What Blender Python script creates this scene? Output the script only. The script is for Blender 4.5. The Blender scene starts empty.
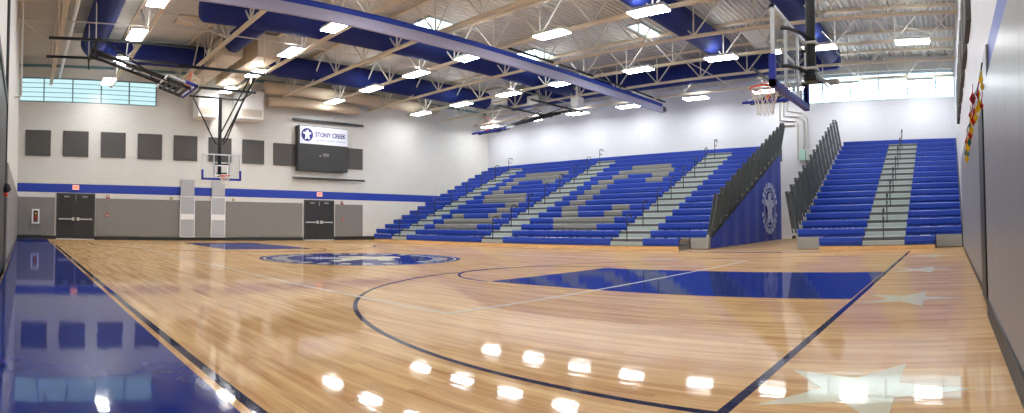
import bpy, bmesh, math, random
from mathutils import Vector, Matrix
random.seed(7)
SC = bpy.context.scene
COL = SC.collection
PI = math.pi
# Scene axes while modelling: a = along the sideline (towards the scoreboard wall), b = across the court (towards the
# bleachers), z = up.  A vertex (a, b, z) is stored as Blender (b, a, z).
def BV(p): return Vector((p[1], p[0], p[2]))

# ------------------------------------------------------------------ materials
def s2l(c): return tuple(((x / 12.92) if x <= .04045 else ((x + .055) / 1.055) ** 2.4) for x in c)
def rgb(r, g, b): return s2l((r / 255, g / 255, b / 255)) + (1,)
MATS = {}
def mat(name, col, rough=.5, metal=0, coat=0, emit=None, es=0, noise=0.0, nscale=20, bump=0, alpha=1, trans=0, ior=1.45, spec=.5):
    if name in MATS: return MATS[name]
    m = bpy.data.materials.new(name); m.use_nodes = True
    nt = m.node_tree; b = nt.nodes['Principled BSDF']
    b.inputs['Base Color'].default_value = col; b.inputs['Roughness'].default_value = rough
    b.inputs['Metallic'].default_value = metal; b.inputs['Coat Weight'].default_value = coat
    b.inputs['Specular IOR Level'].default_value = spec
    b.inputs['Transmission Weight'].default_value = trans; b.inputs['IOR'].default_value = ior
    b.inputs['Alpha'].default_value = alpha
    if emit: b.inputs['Emission Color'].default_value = emit; b.inputs['Emission Strength'].default_value = es
    tc = nt.nodes.new('ShaderNodeTexCoord')
    nz = nt.nodes.new('ShaderNodeTexNoise'); nz.inputs['Scale'].default_value = nscale; nz.inputs['Detail'].default_value = 4
    nt.links.new(tc.outputs['Object'], nz.inputs['Vector'])
    if noise > 0:
        mx = nt.nodes.new('ShaderNodeMix'); mx.data_type = 'RGBA'; mx.blend_type = 'MULTIPLY'
        mr = nt.nodes.new('ShaderNodeMapRange'); mr.inputs['From Min'].default_value = .3; mr.inputs['From Max'].default_value = .7
        mr.inputs['To Min'].default_value = 1 - noise; mr.inputs['To Max'].default_value = 1
        nt.links.new(nz.outputs['Fac'], mr.inputs['Value'])
        mx.inputs['Factor'].default_value = 1; mx.inputs['A'].default_value = col
        nt.links.new(mr.outputs['Result'], mx.inputs['B']); nt.links.new(mx.outputs['Result'], b.inputs['Base Color'])
    if bump > 0:
        bp = nt.nodes.new('ShaderNodeBump'); bp.inputs['Strength'].default_value = bump; bp.inputs['Distance'].default_value = .01
        nt.links.new(nz.outputs['Fac'], bp.inputs['Height']); nt.links.new(bp.outputs['Normal'], b.inputs['Normal'])
    MATS[name] = m; return m

def floor_gloss(nt, b):
    """clear lacquer over the boards: fresnel reflection with slight orange-peel waviness"""
    b.inputs['Roughness'].default_value = .7; b.inputs['Specular IOR Level'].default_value = 0
    tc = nt.nodes.new('ShaderNodeTexCoord')
    mp = nt.nodes.new('ShaderNodeMapping'); mp.inputs['Scale'].default_value = (7, 1.6, 1)
    nz = nt.nodes.new('ShaderNodeTexNoise'); nz.inputs['Scale'].default_value = 1.6; nz.inputs['Detail'].default_value = 3
    nt.links.new(tc.outputs['Object'], mp.inputs['Vector']); nt.links.new(mp.outputs['Vector'], nz.inputs['Vector'])
    bp = nt.nodes.new('ShaderNodeBump'); bp.inputs['Strength'].default_value = .03; bp.inputs['Distance'].default_value = .02
    nt.links.new(nz.outputs['Fac'], bp.inputs['Height'])
    g = nt.nodes.new('ShaderNodeBsdfGlossy'); g.inputs['Roughness'].default_value = .045; nt.links.new(bp.outputs['Normal'], g.inputs['Normal'])
    fr = nt.nodes.new('ShaderNodeFresnel'); fr.inputs['IOR'].default_value = 1.5
    mr = nt.nodes.new('ShaderNodeMapRange'); mr.inputs['From Min'].default_value = .04; mr.inputs['From Max'].default_value = .60
    mr.inputs['To Min'].default_value = .06; mr.inputs['To Max'].default_value = .50
    nt.links.new(fr.outputs['Fac'], mr.inputs['Value'])
    mx = nt.nodes.new('ShaderNodeMixShader'); nt.links.new(mr.outputs['Result'], mx.inputs['Fac'])
    nt.links.new(b.outputs['BSDF'], mx.inputs[1]); nt.links.new(g.outputs['BSDF'], mx.inputs[2])
    nt.links.new(mx.outputs['Shader'], nt.nodes['Material Output'].inputs['Surface'])

def wood_floor():
    m = bpy.data.materials.new('maple_floor'); m.use_nodes = True; nt = m.node_tree; b = nt.nodes['Principled BSDF']
    tc = nt.nodes.new('ShaderNodeTexCoord')
    mp = nt.nodes.new('ShaderNodeMapping'); mp.inputs['Rotation'].default_value = (0, 0, PI / 2)
    nt.links.new(tc.outputs['Object'], mp.inputs['Vector'])
    br = nt.nodes.new('ShaderNodeTexBrick'); br.offset = .37; br.offset_frequency = 2
    br.inputs['Scale'].default_value = 1; br.inputs['Brick Width'].default_value = 1.15; br.inputs['Row Height'].default_value = .066
    br.inputs['Mortar Size'].default_value = .0012; br.inputs['Mortar Smooth'].default_value = .3; br.inputs['Bias'].default_value = -.1
    br.inputs['Color1'].default_value = rgb(226, 184, 128); br.inputs['Color2'].default_value = rgb(178, 120, 68)
    br.inputs['Mortar'].default_value = rgb(140, 100, 66)
    nt.links.new(mp.outputs['Vector'], br.inputs['Vector'])
    # broad tone variation, stretched along the boards
    m2 = nt.nodes.new('ShaderNodeMapping'); m2.inputs['Scale'].default_value = (6, .45, 1)
    nt.links.new(tc.outputs['Object'], m2.inputs['Vector'])
    nz = nt.nodes.new('ShaderNodeTexNoise'); nz.inputs['Scale'].default_value = 1.4; nz.inputs['Detail'].default_value = 7; nz.inputs['Roughness'].default_value = .65
    nt.links.new(m2.outputs['Vector'], nz.inputs['Vector'])
    rp = nt.nodes.new('ShaderNodeValToRGB'); rp.color_ramp.elements[0].position = .36; rp.color_ramp.elements[0].color = rgb(184, 138, 92)
    rp.color_ramp.elements[1].position = .62; rp.color_ramp.elements[1].color = rgb(250, 214, 160)
    nt.links.new(nz.outputs['Fac'], rp.inputs['Fac'])
    m3 = nt.nodes.new('ShaderNodeMapping'); m3.inputs['Scale'].default_value = (90, 3, 1)
    nt.links.new(tc.outputs['Object'], m3.inputs['Vector'])
    n3 = nt.nodes.new('ShaderNodeTexNoise'); n3.inputs['Scale'].default_value = 1; n3.inputs['Detail'].default_value = 3
    nt.links.new(m3.outputs['Vector'], n3.inputs['Vector'])
    r3 = nt.nodes.new('ShaderNodeMapRange'); r3.inputs['To Min'].default_value = .88; r3.inputs['To Max'].default_value = 1.08
    nt.links.new(n3.outputs['Fac'], r3.inputs['Value'])
    mx = nt.nodes.new('ShaderNodeMix'); mx.data_type = 'RGBA'; mx.inputs['Factor'].default_value = .5
    nt.links.new(br.outputs['Color'], mx.inputs['A']); nt.links.new(rp.outputs['Color'], mx.inputs['B'])
    my = nt.nodes.new('ShaderNodeMix'); my.data_type = 'RGBA'; my.blend_type = 'MULTIPLY'; my.inputs['Factor'].default_value = 1
    nt.links.new(mx.outputs['Result'], my.inputs['A']); nt.links.new(r3.outputs['Result'], my.inputs['B'])
    nt.links.new(my.outputs['Result'], b.inputs['Base Color'])
    floor_gloss(nt, b); MATS['maple_floor'] = m; return m

def paint(name, c1, c2=None):
    m = bpy.data.materials.new(name); m.use_nodes = True; nt = m.node_tree; b = nt.nodes['Principled BSDF']
    tc = nt.nodes.new('ShaderNodeTexCoord'); nz = nt.nodes.new('ShaderNodeTexNoise'); nz.inputs['Scale'].default_value = 2.5
    nz.inputs['Detail'].default_value = 5
    nt.links.new(tc.outputs['Object'], nz.inputs['Vector'])
    rp = nt.nodes.new('ShaderNodeValToRGB'); rp.color_ramp.elements[0].position = .3; rp.color_ramp.elements[1].position = .7
    rp.color_ramp.elements[0].color = c1; rp.color_ramp.elements[1].color = c2 or c1
    nt.links.new(nz.outputs['Fac'], rp.inputs['Fac']); nt.links.new(rp.outputs['Color'], b.inputs['Base Color'])
    floor_gloss(nt, b); MATS[name] = m; return m

M = {}
M['wood'] = wood_floor()
M['p_blue'] = paint('court_blue_paint', rgb(28, 44, 118), rgb(34, 54, 134))
M['p_navy'] = paint('court_navy_paint', rgb(30, 34, 66), rgb(38, 42, 74))
M['p_white'] = paint('court_white_paint', rgb(214, 208, 190), rgb(224, 218, 200))
M['p_star'] = paint('court_star_paint', rgb(212, 206, 178), rgb(222, 216, 190))
def wall_mat(name, col):
    m = bpy.data.materials.new(name); m.use_nodes = True; nt = m.node_tree; b = nt.nodes['Principled BSDF']
    b.inputs['Roughness'].default_value = .55; b.inputs['Base Color'].default_value = col
    tc = nt.nodes.new('ShaderNodeTexCoord')
    sp = nt.nodes.new('ShaderNodeSeparateXYZ'); nt.links.new(tc.outputs['Object'], sp.inputs[0])
    ad = nt.nodes.new('ShaderNodeMath'); ad.operation = 'ADD'; nt.links.new(sp.outputs[0], ad.inputs[0]); nt.links.new(sp.outputs[1], ad.inputs[1])
    cb = nt.nodes.new('ShaderNodeCombineXYZ'); nt.links.new(ad.outputs[0], cb.inputs[0]); nt.links.new(sp.outputs[2], cb.inputs[1])
    br = nt.nodes.new('ShaderNodeTexBrick'); br.inputs['Scale'].default_value = 1; br.inputs['Brick Width'].default_value = .4; br.inputs['Row Height'].default_value = .2
    br.inputs['Mortar Size'].default_value = .006; br.inputs['Color1'].default_value = col; br.inputs['Color2'].default_value = tuple(c * .97 for c in col[:3]) + (1,)
    br.inputs['Mortar'].default_value = tuple(c * .9 for c in col[:3]) + (1,)
    nt.links.new(cb.outputs[0], br.inputs['Vector']); nt.links.new(br.outputs['Color'], b.inputs['Base Color'])
    bp = nt.nodes.new('ShaderNodeBump'); bp.inputs['Strength'].default_value = .15; bp.inputs['Distance'].default_value = .004; bp.invert = True
    nt.links.new(br.outputs['Fac'], bp.inputs['Height']); nt.links.new(bp.outputs['Normal'], b.inputs['Normal'])
    return m
M['wall'] = wall_mat('painted_block_cream', rgb(210, 208, 202))
M['wall2'] = wall_mat('painted_block_white', rgb(203, 203, 209))
M['stripe'] = mat('stripe_blue', rgb(28, 58, 160), .45, noise=.06)
M['deck'] = mat('roof_deck_paint', rgb(206, 202, 194), .6, noise=.05, nscale=3)
M['joist'] = mat('joist_cream_paint', rgb(214, 198, 174), .5, noise=.06, nscale=4)
M['web'] = mat('joist_web_paint', rgb(214, 208, 198), .5, noise=.05)
M['duct'] = mat('blue_fabric_duct', rgb(13, 33, 106), .75, noise=.08, nscale=6, bump=.2)
M['duct_beige'] = mat('beige_duct_paint', rgb(200, 184, 160), .55, noise=.05)
M['lamp_body'] = mat('fixture_white_metal', rgb(225, 222, 215), .4, noise=.02)
M['lamp'] = mat('fixture_diffuser', rgb(255, 255, 250), .5, emit=(.95, .98, 1, 1), es=44)
M['lamp_up'] = mat('fixture_uplight_slot', rgb(255, 255, 250), .5, emit=(.90, .96, 1, 1), es=34)
M['black'] = mat('black_steel', rgb(24, 24, 26), .45, noise=.1)
M['dark'] = mat('dark_bronze_steel', rgb(56, 58, 58), .5, noise=.08)
M['door'] = mat('door_black_paint', rgb(44, 44, 44), .45, noise=.08)
M['silver'] = mat('brushed_aluminium', rgb(205, 205, 202), .35, metal=.2, noise=.05)
M['alu'] = mat('aluminium_frame', rgb(206, 212, 216), .35, metal=.3, noise=.05)
M['pad'] = mat('grey_vinyl_pad', rgb(124, 121, 117), .5, noise=.05, nscale=5)
M['pad_r'] = mat('grey_vinyl_pad_right', rgb(124, 123, 125), .36, noise=.05, nscale=5)
M['panel'] = mat('charcoal_fabric_panel', rgb(86, 84, 82), .9, noise=.12, nscale=60)
M['base'] = mat('black_rubber_base', rgb(34, 33, 34), .5, noise=.05)
M['rail'] = mat('end_rail_grey', rgb(68, 73, 74), .5, noise=.06)
M['mull_r'] = mat('window_mullion_glare', rgb(176, 200, 206), .4, noise=.04)  # right window's mullions lightened, its glare painted into their colour
M['seat'] = mat('blue_plastic_seat', rgb(28, 66, 172), .35, noise=.05, nscale=8)
M['seat_gray'] = mat('grey_plastic_seat', rgb(138, 138, 134), .4, noise=.05, nscale=8)
M['step'] = mat('aisle_step_grey', rgb(192, 202, 197), .45, noise=.05, nscale=8)
M['step_face'] = mat('aisle_riser_grey', rgb(164, 174, 170), .5, noise=.05, nscale=8)
M['under'] = mat('bleacher_deck_grey', rgb(84, 84, 88), .6, noise=.1)
M['orange'] = mat('kickboard_wood', rgb(226, 180, 122), .45, noise=.15, nscale=5)
M['endbox'] = mat('end_box_grey', rgb(146, 146, 142), .5, noise=.05)
M['tarp'] = mat('blue_vinyl_tarp', rgb(36, 58, 150), .5, noise=.12, nscale=4, bump=.3)
M['white'] = mat('white_paint', rgb(232, 232, 230), .5, noise=.03)
M['logo'] = mat('faded_white_print', rgb(176, 184, 222), .6, noise=.35, nscale=8)
M['glass'] = mat('backboard_glass', rgb(236, 244, 246), .02, trans=1, ior=1.03, alpha=.5)
M['pad_blue'] = mat('blue_edge_pad', rgb(30, 44, 150), .5, noise=.05)
M['rim'] = mat('rim_orange', rgb(226, 70, 34), .4, noise=.05)
M['net'] = mat('white_net_cord', rgb(222, 216, 200), .8, noise=.05)
M['win_l'] = mat('frosted_window_panel_left', rgb(40, 50, 54), .3, emit=s2l((.72, .86, .88)) + (1,), es=1.15)
M['win_r'] = mat('frosted_window_panel_right', rgb(60, 70, 72), .3, emit=s2l((.86, .97, 1.0)) + (1,), es=3.0)
M['sky'] = mat('skylight_panel', rgb(60, 70, 72), .3, emit=s2l((.88, 1.0, 1.0)) + (1,), es=4)
M['mullion'] = mat('window_mullion', rgb(104, 132, 138), .4, noise=.04)
M['curtain_b'] = mat('curtain_blue_vinyl', rgb(32, 62, 170), .6, noise=.08)
M['curtain_g'] = mat('curtain_lavender_vinyl', rgb(160, 158, 184), .55, noise=.06)
M['sb'] = mat('scoreboard_black', rgb(54, 54, 54), .5, noise=.05)
M['sign'] = mat('sign_white_face', rgb(226, 228, 240), .45, noise=.03)
M['ink'] = mat('sign_navy_ink', rgb(40, 38, 120), .5, noise=.05)
M['ink2'] = mat('sign_pale_ink', rgb(170, 176, 205), .5, noise=.05)
M['silverink'] = mat('scoreboard_grey_print', rgb(150, 150, 150), .5, noise=.05)
M['exit'] = mat('exit_sign_face', rgb(240, 170, 150), .4, emit=s2l((.95, .62, .52)) + (1,), es=.75)
M['exitred'] = mat('exit_letters', rgb(206, 60, 44), .4, emit=s2l((.85, .25, .18)) + (1,), es=.7)
M['red'] = mat('alarm_red', rgb(170, 44, 40), .4, noise=.05)
M['yellow'] = mat('yellow_paper', rgb(240, 200, 30), .6, noise=.05)
M['redp'] = mat('red_paper', rgb(205, 36, 30), .6, noise=.05)
M['greenp'] = mat('teal_paper', rgb(30, 120, 110), .6, noise=.05)
M['teal'] = mat('pale_teal_box', rgb(168, 200, 190), .5, noise=.05)
M['peg'] = mat('pale_grey_board', rgb(176, 178, 182), .5, noise=.08, nscale=40)
M['tan'] = mat('tan_plastic', rgb(170, 150, 110), .5, noise=.05)
M['cabglass'] = mat('cabinet_window', rgb(60, 58, 50), .2, noise=.05)
M['green'] = mat('conduit_offwhite', rgb(186, 182, 174), .5, noise=.04)

# ------------------------------------------------------------------ mesh builder
BASES = {}
class MB:
    def __init__(s): s.v = []; s.f = []; s.m = []
    def add(s, vs, fs, mi=0):
        o = len(s.v); s.v += [tuple(v) for v in vs]
        for f in fs: s.f.append([i + o for i in f]); s.m.append(mi)
        return s
    def box(s, a0, a1, b0, b1, z0, z1, mi=0):
        vs = [(a, b, z) for z in (z0, z1) for b in (b0, b1) for a in (a0, a1)]
        return s.add(vs, [(0, 1, 3, 2), (4, 6, 7, 5), (0, 4, 5, 1), (2, 3, 7, 6), (0, 2, 6, 4), (1, 5, 7, 3)], mi)
    def rbox(s, a0, a1, b0, b1, z0, z1, r=.02, mi=0):
        bm = bmesh.new(); bmesh.ops.create_cube(bm, size=1)
        for v in bm.verts: v.co = Vector(((a0 + a1) / 2 + v.co.x * (a1 - a0), (b0 + b1) / 2 + v.co.y * (b1 - b0), (z0 + z1) / 2 + v.co.z * (z1 - z0)))
        bmesh.ops.bevel(bm, geom=bm.edges[:], offset=r, segments=2, affect='EDGES', profile=.5)
        bm.verts.index_update()
        s.add([v.co[:] for v in bm.verts], [[v.index for v in f.verts] for f in bm.faces], mi); bm.free(); return s
    def bar(s, p, q, w, h=None, mi=0, up=(0, 0, 1)):
        h = h or w; p = Vector(p); q = Vector(q); d = (q - p).normalized(); u = Vector(up)
        if abs(d.dot(u)) > .95: u = Vector((1, 0, 0))
        r = d.cross(u).normalized(); u = r.cross(d).normalized(); vs = []
        for c in (p, q):
            for x, y in ((-1, -1), (1, -1), (1, 1), (-1, 1)): vs.append(c + r * x * w / 2 + u * y * h / 2)
        return s.add(vs, [(0, 1, 2, 3), (7, 6, 5, 4), (0, 4, 5, 1), (1, 5, 6, 2), (2, 6, 7, 3), (3, 7, 4, 0)], mi)
    def tube(s, pts, r, n=8, mi=0, closed=False, caps=True):
        pts = [Vector(p) for p in pts]; L = len(pts); o = []
        prev = None
        for i in range(L):
            if closed: t = pts[(i + 1) % L] - pts[i - 1]
            else: t = pts[min(i + 1, L - 1)] - pts[max(i - 1, 0)]
            t.normalize()
            if prev is None:
                u = Vector((0, 0, 1)) if abs(t.z) < .9 else Vector((1, 0, 0))
            else: u = prev
            x = t.cross(u).normalized(); u = x.cross(t).normalized(); prev = u
            rr = r[i] if isinstance(r, (list, tuple)) else r
            o.append([pts[i] + (x * math.cos(2 * PI * k / n) + u * math.sin(2 * PI * k / n)) * rr for k in range(n)])
        vs = [v for ring in o for v in ring]; fs = []
        for i in range(L if closed else L - 1):
            j = (i + 1) % L
            for k in range(n): fs.append((i * n + k, i * n + (k + 1) % n, j * n + (k + 1) % n, j * n + k))
        if not closed and caps: fs += [tuple(range(n - 1, -1, -1)), tuple(range((L - 1) * n, L * n))]
        return s.add(vs, fs, mi)
    def prism(s, poly, axis, t0, t1, mi=0):
        n = len(poly); vs = []
        for t in (t0, t1):
            for x, y in poly: vs.append({'z': (x, y, t), 'a': (t, x, y), 'b': (x, t, y)}[axis])
        fs = [tuple(range(n)), tuple(range(2 * n - 1, n - 1, -1))] + [(i, (i + 1) % n, n + (i + 1) % n, n + i) for i in range(n)]
        return s.add(vs, fs, mi)
    def ring(s, poly_o, poly_i, axis, t0, t1, mi=0):
        n = len(poly_o); vs = []
        P = lambda x, y, t: {'z': (x, y, t), 'a': (t, x, y), 'b': (x, t, y)}[axis]
        for t in (t0, t1):
            for x, y in poly_o: vs.append(P(x, y, t))
            for x, y in poly_i: vs.append(P(x, y, t))
        fs = []
        for i in range(n):
            j = (i + 1) % n
            fs += [(i, j, n + j, n + i), (2 * n + i, 3 * n + i, 3 * n + j, 2 * n + j), (i, 2 * n + i, 2 * n + j, j), (n + i, n + j, 3 * n + j, 3 * n + i)]
        return s.add(vs, fs, mi)
    def build(s, name, mats, parent=None, smooth=False, base=None):
        mats = mats if isinstance(mats, (list, tuple)) else [mats]
        if base is None: base = BASES.get(parent.name, (0, 0, 0)) if parent else (0, 0, 0)
        B = BV(base)
        me = bpy.data.meshes.new(name)
        me.from_pydata([BV(v) - B for v in s.v], [], s.f)
        for m in mats: me.materials.append(m)
        for i, p in enumerate(me.polygons): p.material_index = s.m[i]; p.use_smooth = smooth
        bm = bmesh.new(); bm.from_mesh(me); bmesh.ops.recalc_face_normals(bm, faces=bm.faces[:]); bm.to_mesh(me); bm.free()
        o = bpy.data.objects.new(name, me); COL.objects.link(o)
        if parent: o.parent = parent
        else: o.location = B
        BASES[o.name] = base
        return o
def tag(o, label=None, cat=None, group=None, kind=None):
    if label: o['label'] = label
    if cat: o['category'] = cat
    if group: o['group'] = group
    if kind: o['kind'] = kind
    return o
def thing(name, label, cat, base, group=None):
    o = bpy.data.objects.new(name, None); COL.objects.link(o); o.empty_display_size = .2
    o.location = BV(base); BASES[o.name] = tuple(base); return tag(o, label, cat, group)
def struct(o): o['kind'] = 'structure'; return o
def kids(o): return [c for c in COL.objects if c.parent == o]
def dup(o, base, label=None, group=None, flip=False):
    r = o.copy(); COL.objects.link(r); r.location = BV(base)
    if flip: r.rotation_euler = (0, 0, PI)
    if label: r['label'] = label
    if group: r['group'] = group
    for ch in kids(o):
        c = ch.copy(); COL.objects.link(c); c.parent = r
        for g in kids(ch):
            d = g.copy(); COL.objects.link(d); d.parent = c
    return r
ORD = ['', 'first', 'second', 'third', 'fourth', 'fifth', 'sixth', 'seventh', 'eighth', 'ninth', 'tenth', 'eleventh', 'twelfth',
       'thirteenth', 'fourteenth', 'fifteenth', 'sixteenth', 'seventeenth', 'eighteenth', 'nineteenth', 'twentieth']
def circ(cx, cy, r, n=48, ry=None, a0=0): return [(cx + r * math.cos(a0 + 2 * PI * i / n), cy + (ry or r) * math.sin(a0 + 2 * PI * i / n)) for i in range(n)]

# ------------------------------------------------------------------ room constants
A0, A1 = -1.62, 27.80        # right-hand end wall .. scoreboard wall
B0, B1 = -1.55, 28.0         # near side wall .. bleacher wall
H = 9.0
# ------------------------------------------------------------------ floor and its paint
fl = MB(); fl.box(A0 - .3, A1 + .3, B0 - .3, B1 + .3, -.2, 0)
FLOOR = struct(fl.build('floor', M['wood']))
def mark(name, mb, m, label=None):
    o = mb.build(name, m, FLOOR)
    if label: o['label'] = label
    return o
E1 = .0012
W, LN, CY = 15.75, 24.22, 7.70
mark('side_apron', MB().box(-.03, 27.5, -1.5, -.06, 0, E1), M['p_blue'], 'glossy royal blue painted side apron')
mark('sideline', MB().box(-.06, LN, 0, .07, 0, E1), M['p_navy'])
mark('sideline', MB().box(-.06, LN, W - .12, W + .12, 0, E1), M['p_blue'])
mark('baseline', MB().box(-.065, 0, 0, W, 0, E1 * 1.3), M['p_navy'])
mark('baseline', MB().box(LN, LN + .06, 0, W, 0, E1 * 1.3), M['p_navy'])
for sgn, x0 in ((1, 0), (-1, LN)):
    X = lambda t: x0 + sgn * t
    lo, hi = sorted((X(.02), X(5.77)))
    mark('key', MB().box(lo, hi, 5.88, 9.33, 0, E1), M['p_blue'], 'solid blue painted free-throw key')
    def arc(r, w, c, a_lim, extra=0, n=64):
        mb = MB(); po, pi_ = [], []
        for i in range(n + 1):
            t = -a_lim + 2 * a_lim * i / n
            po.append((X(c + (r + w / 2) * math.cos(t)), CY + (r + w / 2) * math.sin(t), )); pi_.append((X(c + (r - w / 2) * math.cos(t)), CY + (r - w / 2) * math.sin(t)))
        if extra:
            po = [(X(0), po[0][1])] + po + [(X(0), po[-1][1])]; pi_ = [(X(0), pi_[0][1])] + pi_ + [(X(0), pi_[-1][1])]
        k = len(po); vs = [(x, y, E1) for x, y in po] + [(x, y, E1) for x, y in pi_] + [(x, y, 0) for x, y in po] + [(x, y, 0) for x, y in pi_]
        fs = []
        for i in range(k - 1): fs += [(i, i + 1, k + i + 1, k + i), (2 * k + i, 2 * k + i + 1, i + 1, i), (k + i, k + i + 1, 3 * k + i + 1, 3 * k + i)]
        return mb.add(vs, fs)
    mark('three_point_line', arc(6.09, .055, 1.46, PI / 2, 1), M['p_navy'])
    mark('free_throw_circle', arc(1.88, .05, 5.77, PI / 2), M['p_navy'])
# white volleyball boundary
vb = MB(); va0, va1, vb0, vb1 = 3.63, 21.4, 3.05, 12.3
for a, b, c, d in ((va0 - .03, va1 + .03, vb0 - .03, vb0 + .03), (va0 - .025, va1 + .025, vb1 - .02, vb1 + .02)): vb.box(a, b, c, d, 0, E1 * 1.8)
for a in (va0, va1): vb.box(a - .032, a + .032, vb0, vb1, 0, E1 * 1.8)
mark('volleyball_line', vb, M['p_white'])
# centre-court emblem
lc = (12.5, 7.60); lr = 2.76
mark('centre_emblem', MB().prism(circ(lc[0], lc[1], lr, 72), 'z', 0, E1), M['p_blue'], 'blue round centre-court emblem with white artwork')
cb = bpy.data.objects['centre_emblem']
def emblem(mb, cx, cy, R, put):
    """abstract crest: outer ring of letter-like blocks and a pale figure in the middle; put(x,y) poly -> adds"""
    for k in range(26):
        t = 2 * PI * k / 26
        if k in (0, 13): continue
        w = .055 * R
        poly = []
        for (dr, dt) in ((-.075, -.055), (.075, -.055), (.075, .055), (-.075, .055)):
            rr = R * (.80 + dr); tt = t + dt; poly.append((cx + rr * math.cos(tt), cy + rr * math.sin(tt)))
        put(poly)
    fig = [(-.06, .55), (.1, .58), (.2, .45), (.14, .32), (.36, .26), (.5, .02), (.4, -.06), (.26, .1), (.22, -.12), (.34, -.34), (.42, -.52), (.24, -.52), (.1, -.3),
           (.02, -.22), (-.1, -.32), (-.2, -.54), (-.4, -.54), (-.3, -.32), (-.2, -.1), (-.26, .1), (-.42, -.04), (-.52, .04), (-.36, .26), (-.12, .32), (-.2, .44)]
    put([(cx + x * R * .85, cy + y * R * .85) for x, y in fig])
mb = MB()
emblem(mb, lc[0], lc[1], lr, lambda p: mb.prism(p, 'z', E1, E1 * 1.6))
mb.ring(circ(*lc, lr * .96, 72), circ(*lc, lr * .94, 72), 'z', E1, E1 * 1.6)
mb.build('emblem_artwork', M['p_star'], cb)
# stars on the end apron
def star(cx, cy, r, r2, rot): return [(cx + (r if i % 2 == 0 else r2) * math.cos(rot + PI * i / 5), cy + (r if i % 2 == 0 else r2) * math.sin(rot + PI * i / 5)) for i in range(10)]
for yb in (2.17, 5.9, 9.72, 13.47, 17.2):
    if yb < 16: mark('star', MB().prism(star(-.67, yb, .635, .24, PI + .01), 'z', 0, E1), M['p_star'], 'pale five-pointed painted star')

# ------------------------------------------------------------------ walls
def wall_with_hole(name, m, fixed, plane, lo, hi, holes, out):
    """plane 'a' or 'b' constant wall; holes = (lo,hi,z0,z1)"""
    mb = MB(); z1 = H + .35; t = .3 * out
    def q(u0, u1, w0, w1):
        if u1 - u0 < 1e-4 or w1 - w0 < 1e-4: return
        f0, f1 = sorted((fixed, fixed + t))
        if plane == 'a': mb.box(f0, f1, u0, u1, w0, w1)
        else: mb.box(u0, u1, f0, f1, w0, w1)
    cur = lo
    for h in sorted(holes):
        q(cur, h[0], 0, z1); q(h[0], h[1], 0, h[2]); q(h[0], h[1], h[3], z1); cur = h[1]
    q(cur, hi, 0, z1); return struct(mb.build(name, m))
WL = (-1.5, 5.37, 6.80, 7.95)
WR = (-1.56, 6.2, 6.88, 8.16)
wl_far = wall_with_hole('wall_far_left', M['wall'], A1, 'a', B0 - .3, B1 + .3, [WL], 1)
wr_far = wall_with_hole('wall_far_right', M['wall2'], B1, 'b', A0 - .3, A1, [WR], 1)
wn_left = wall_with_hole('wall_near_left', M['wall'], B0, 'b', A0 - .3, A1, [], -1)
wn_right = wall_with_hole('wall_near_right', M['wall2'], A0, 'a', B0, B1, [], -1)
# blue stripes are trims on the walls
struct(MB().box(A1 - .006, A1, B0, B1, 2.30, 2.73).build('trim_1', M['stripe']))
struct(MB().box(A0, A0 + .006, B0, 17.2, 2.28, 2.70).build('trim_2', M['stripe']))
struct(MB().box(A1 - .03, A1, B0, 14.2 - .52, 0, .17).box(A1 - .03, A1, 15.66, 26, 0, .2).build('baseboard_far_left', M['base']))
struct(MB().box(A0, A0 + .09, B0, 4.56, 0, .16).box(A0, A0 + .03, 4.56, 16.7, 0, .1).build('baseboard_near_right', M['base']))
struct(MB().box(2.9, 6.8, B1 - .02, B1, 0, .15).build('baseboard_far_right', M['base']))
struct(MB().box(5, A1 - .03, B0, B0 + .03, 0, .15).build('baseboard_near_left', M['base']))
# steel angle / fascia bands under the roof deck
struct(MB().box(A1 - .12, A1, B0, B1, 8.50, 8.62).box(A1 - .06, A1, B0, B1, 8.62, 9.0, 1).build('trim_3', [M['mullion'], M['deck']]))
struct(MB().box(A0, A1, B1 - .25, B1, 8.26, 8.75).build('trim_4', M['deck']))
# windows
def window(name, plane, fixed, lo, hi, z0, z1, mulls, pm, slats=5):
    fr = MB(); pane = MB()
    def bx(mb, u0, u1, d0, d1, w0, w1):
        if plane == 'a': mb.box(d0, d1, u0, u1, w0, w1)
        else: mb.box(u0, u1, d0, d1, w0, w1)
    bx(fr, lo, hi, fixed - .01, fixed + .1, z0 - .03, z0 + .02); bx(fr, lo, hi, fixed - .01, fixed + .1, z1 - .02, z1 + .03)
    for u in mulls: bx(fr, u - .028, u + .028, fixed - .015, fixed + .1, z0, z1)
    for k in range(1, slats): bx(fr, lo, hi, fixed + .03, fixed + .07, z0 + (z1 - z0) * k / slats - .012, z0 + (z1 - z0) * k / slats + .012)
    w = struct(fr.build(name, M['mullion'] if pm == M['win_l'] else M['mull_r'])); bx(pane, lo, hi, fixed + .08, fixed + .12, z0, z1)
    pane.build('pane', pm, w); return w
window('window_1', 'a', A1, WL[0], WL[1], WL[2], WL[3], [-.33, 1.1, 2.53, 3.95, 5.34], M['win_l'])
window('window_2', 'b', B1, WR[0], WR[1], WR[2], WR[3], [5.04, 3.6, 2.17, .74, -.68, 6.17], M['win_r'])
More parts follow.
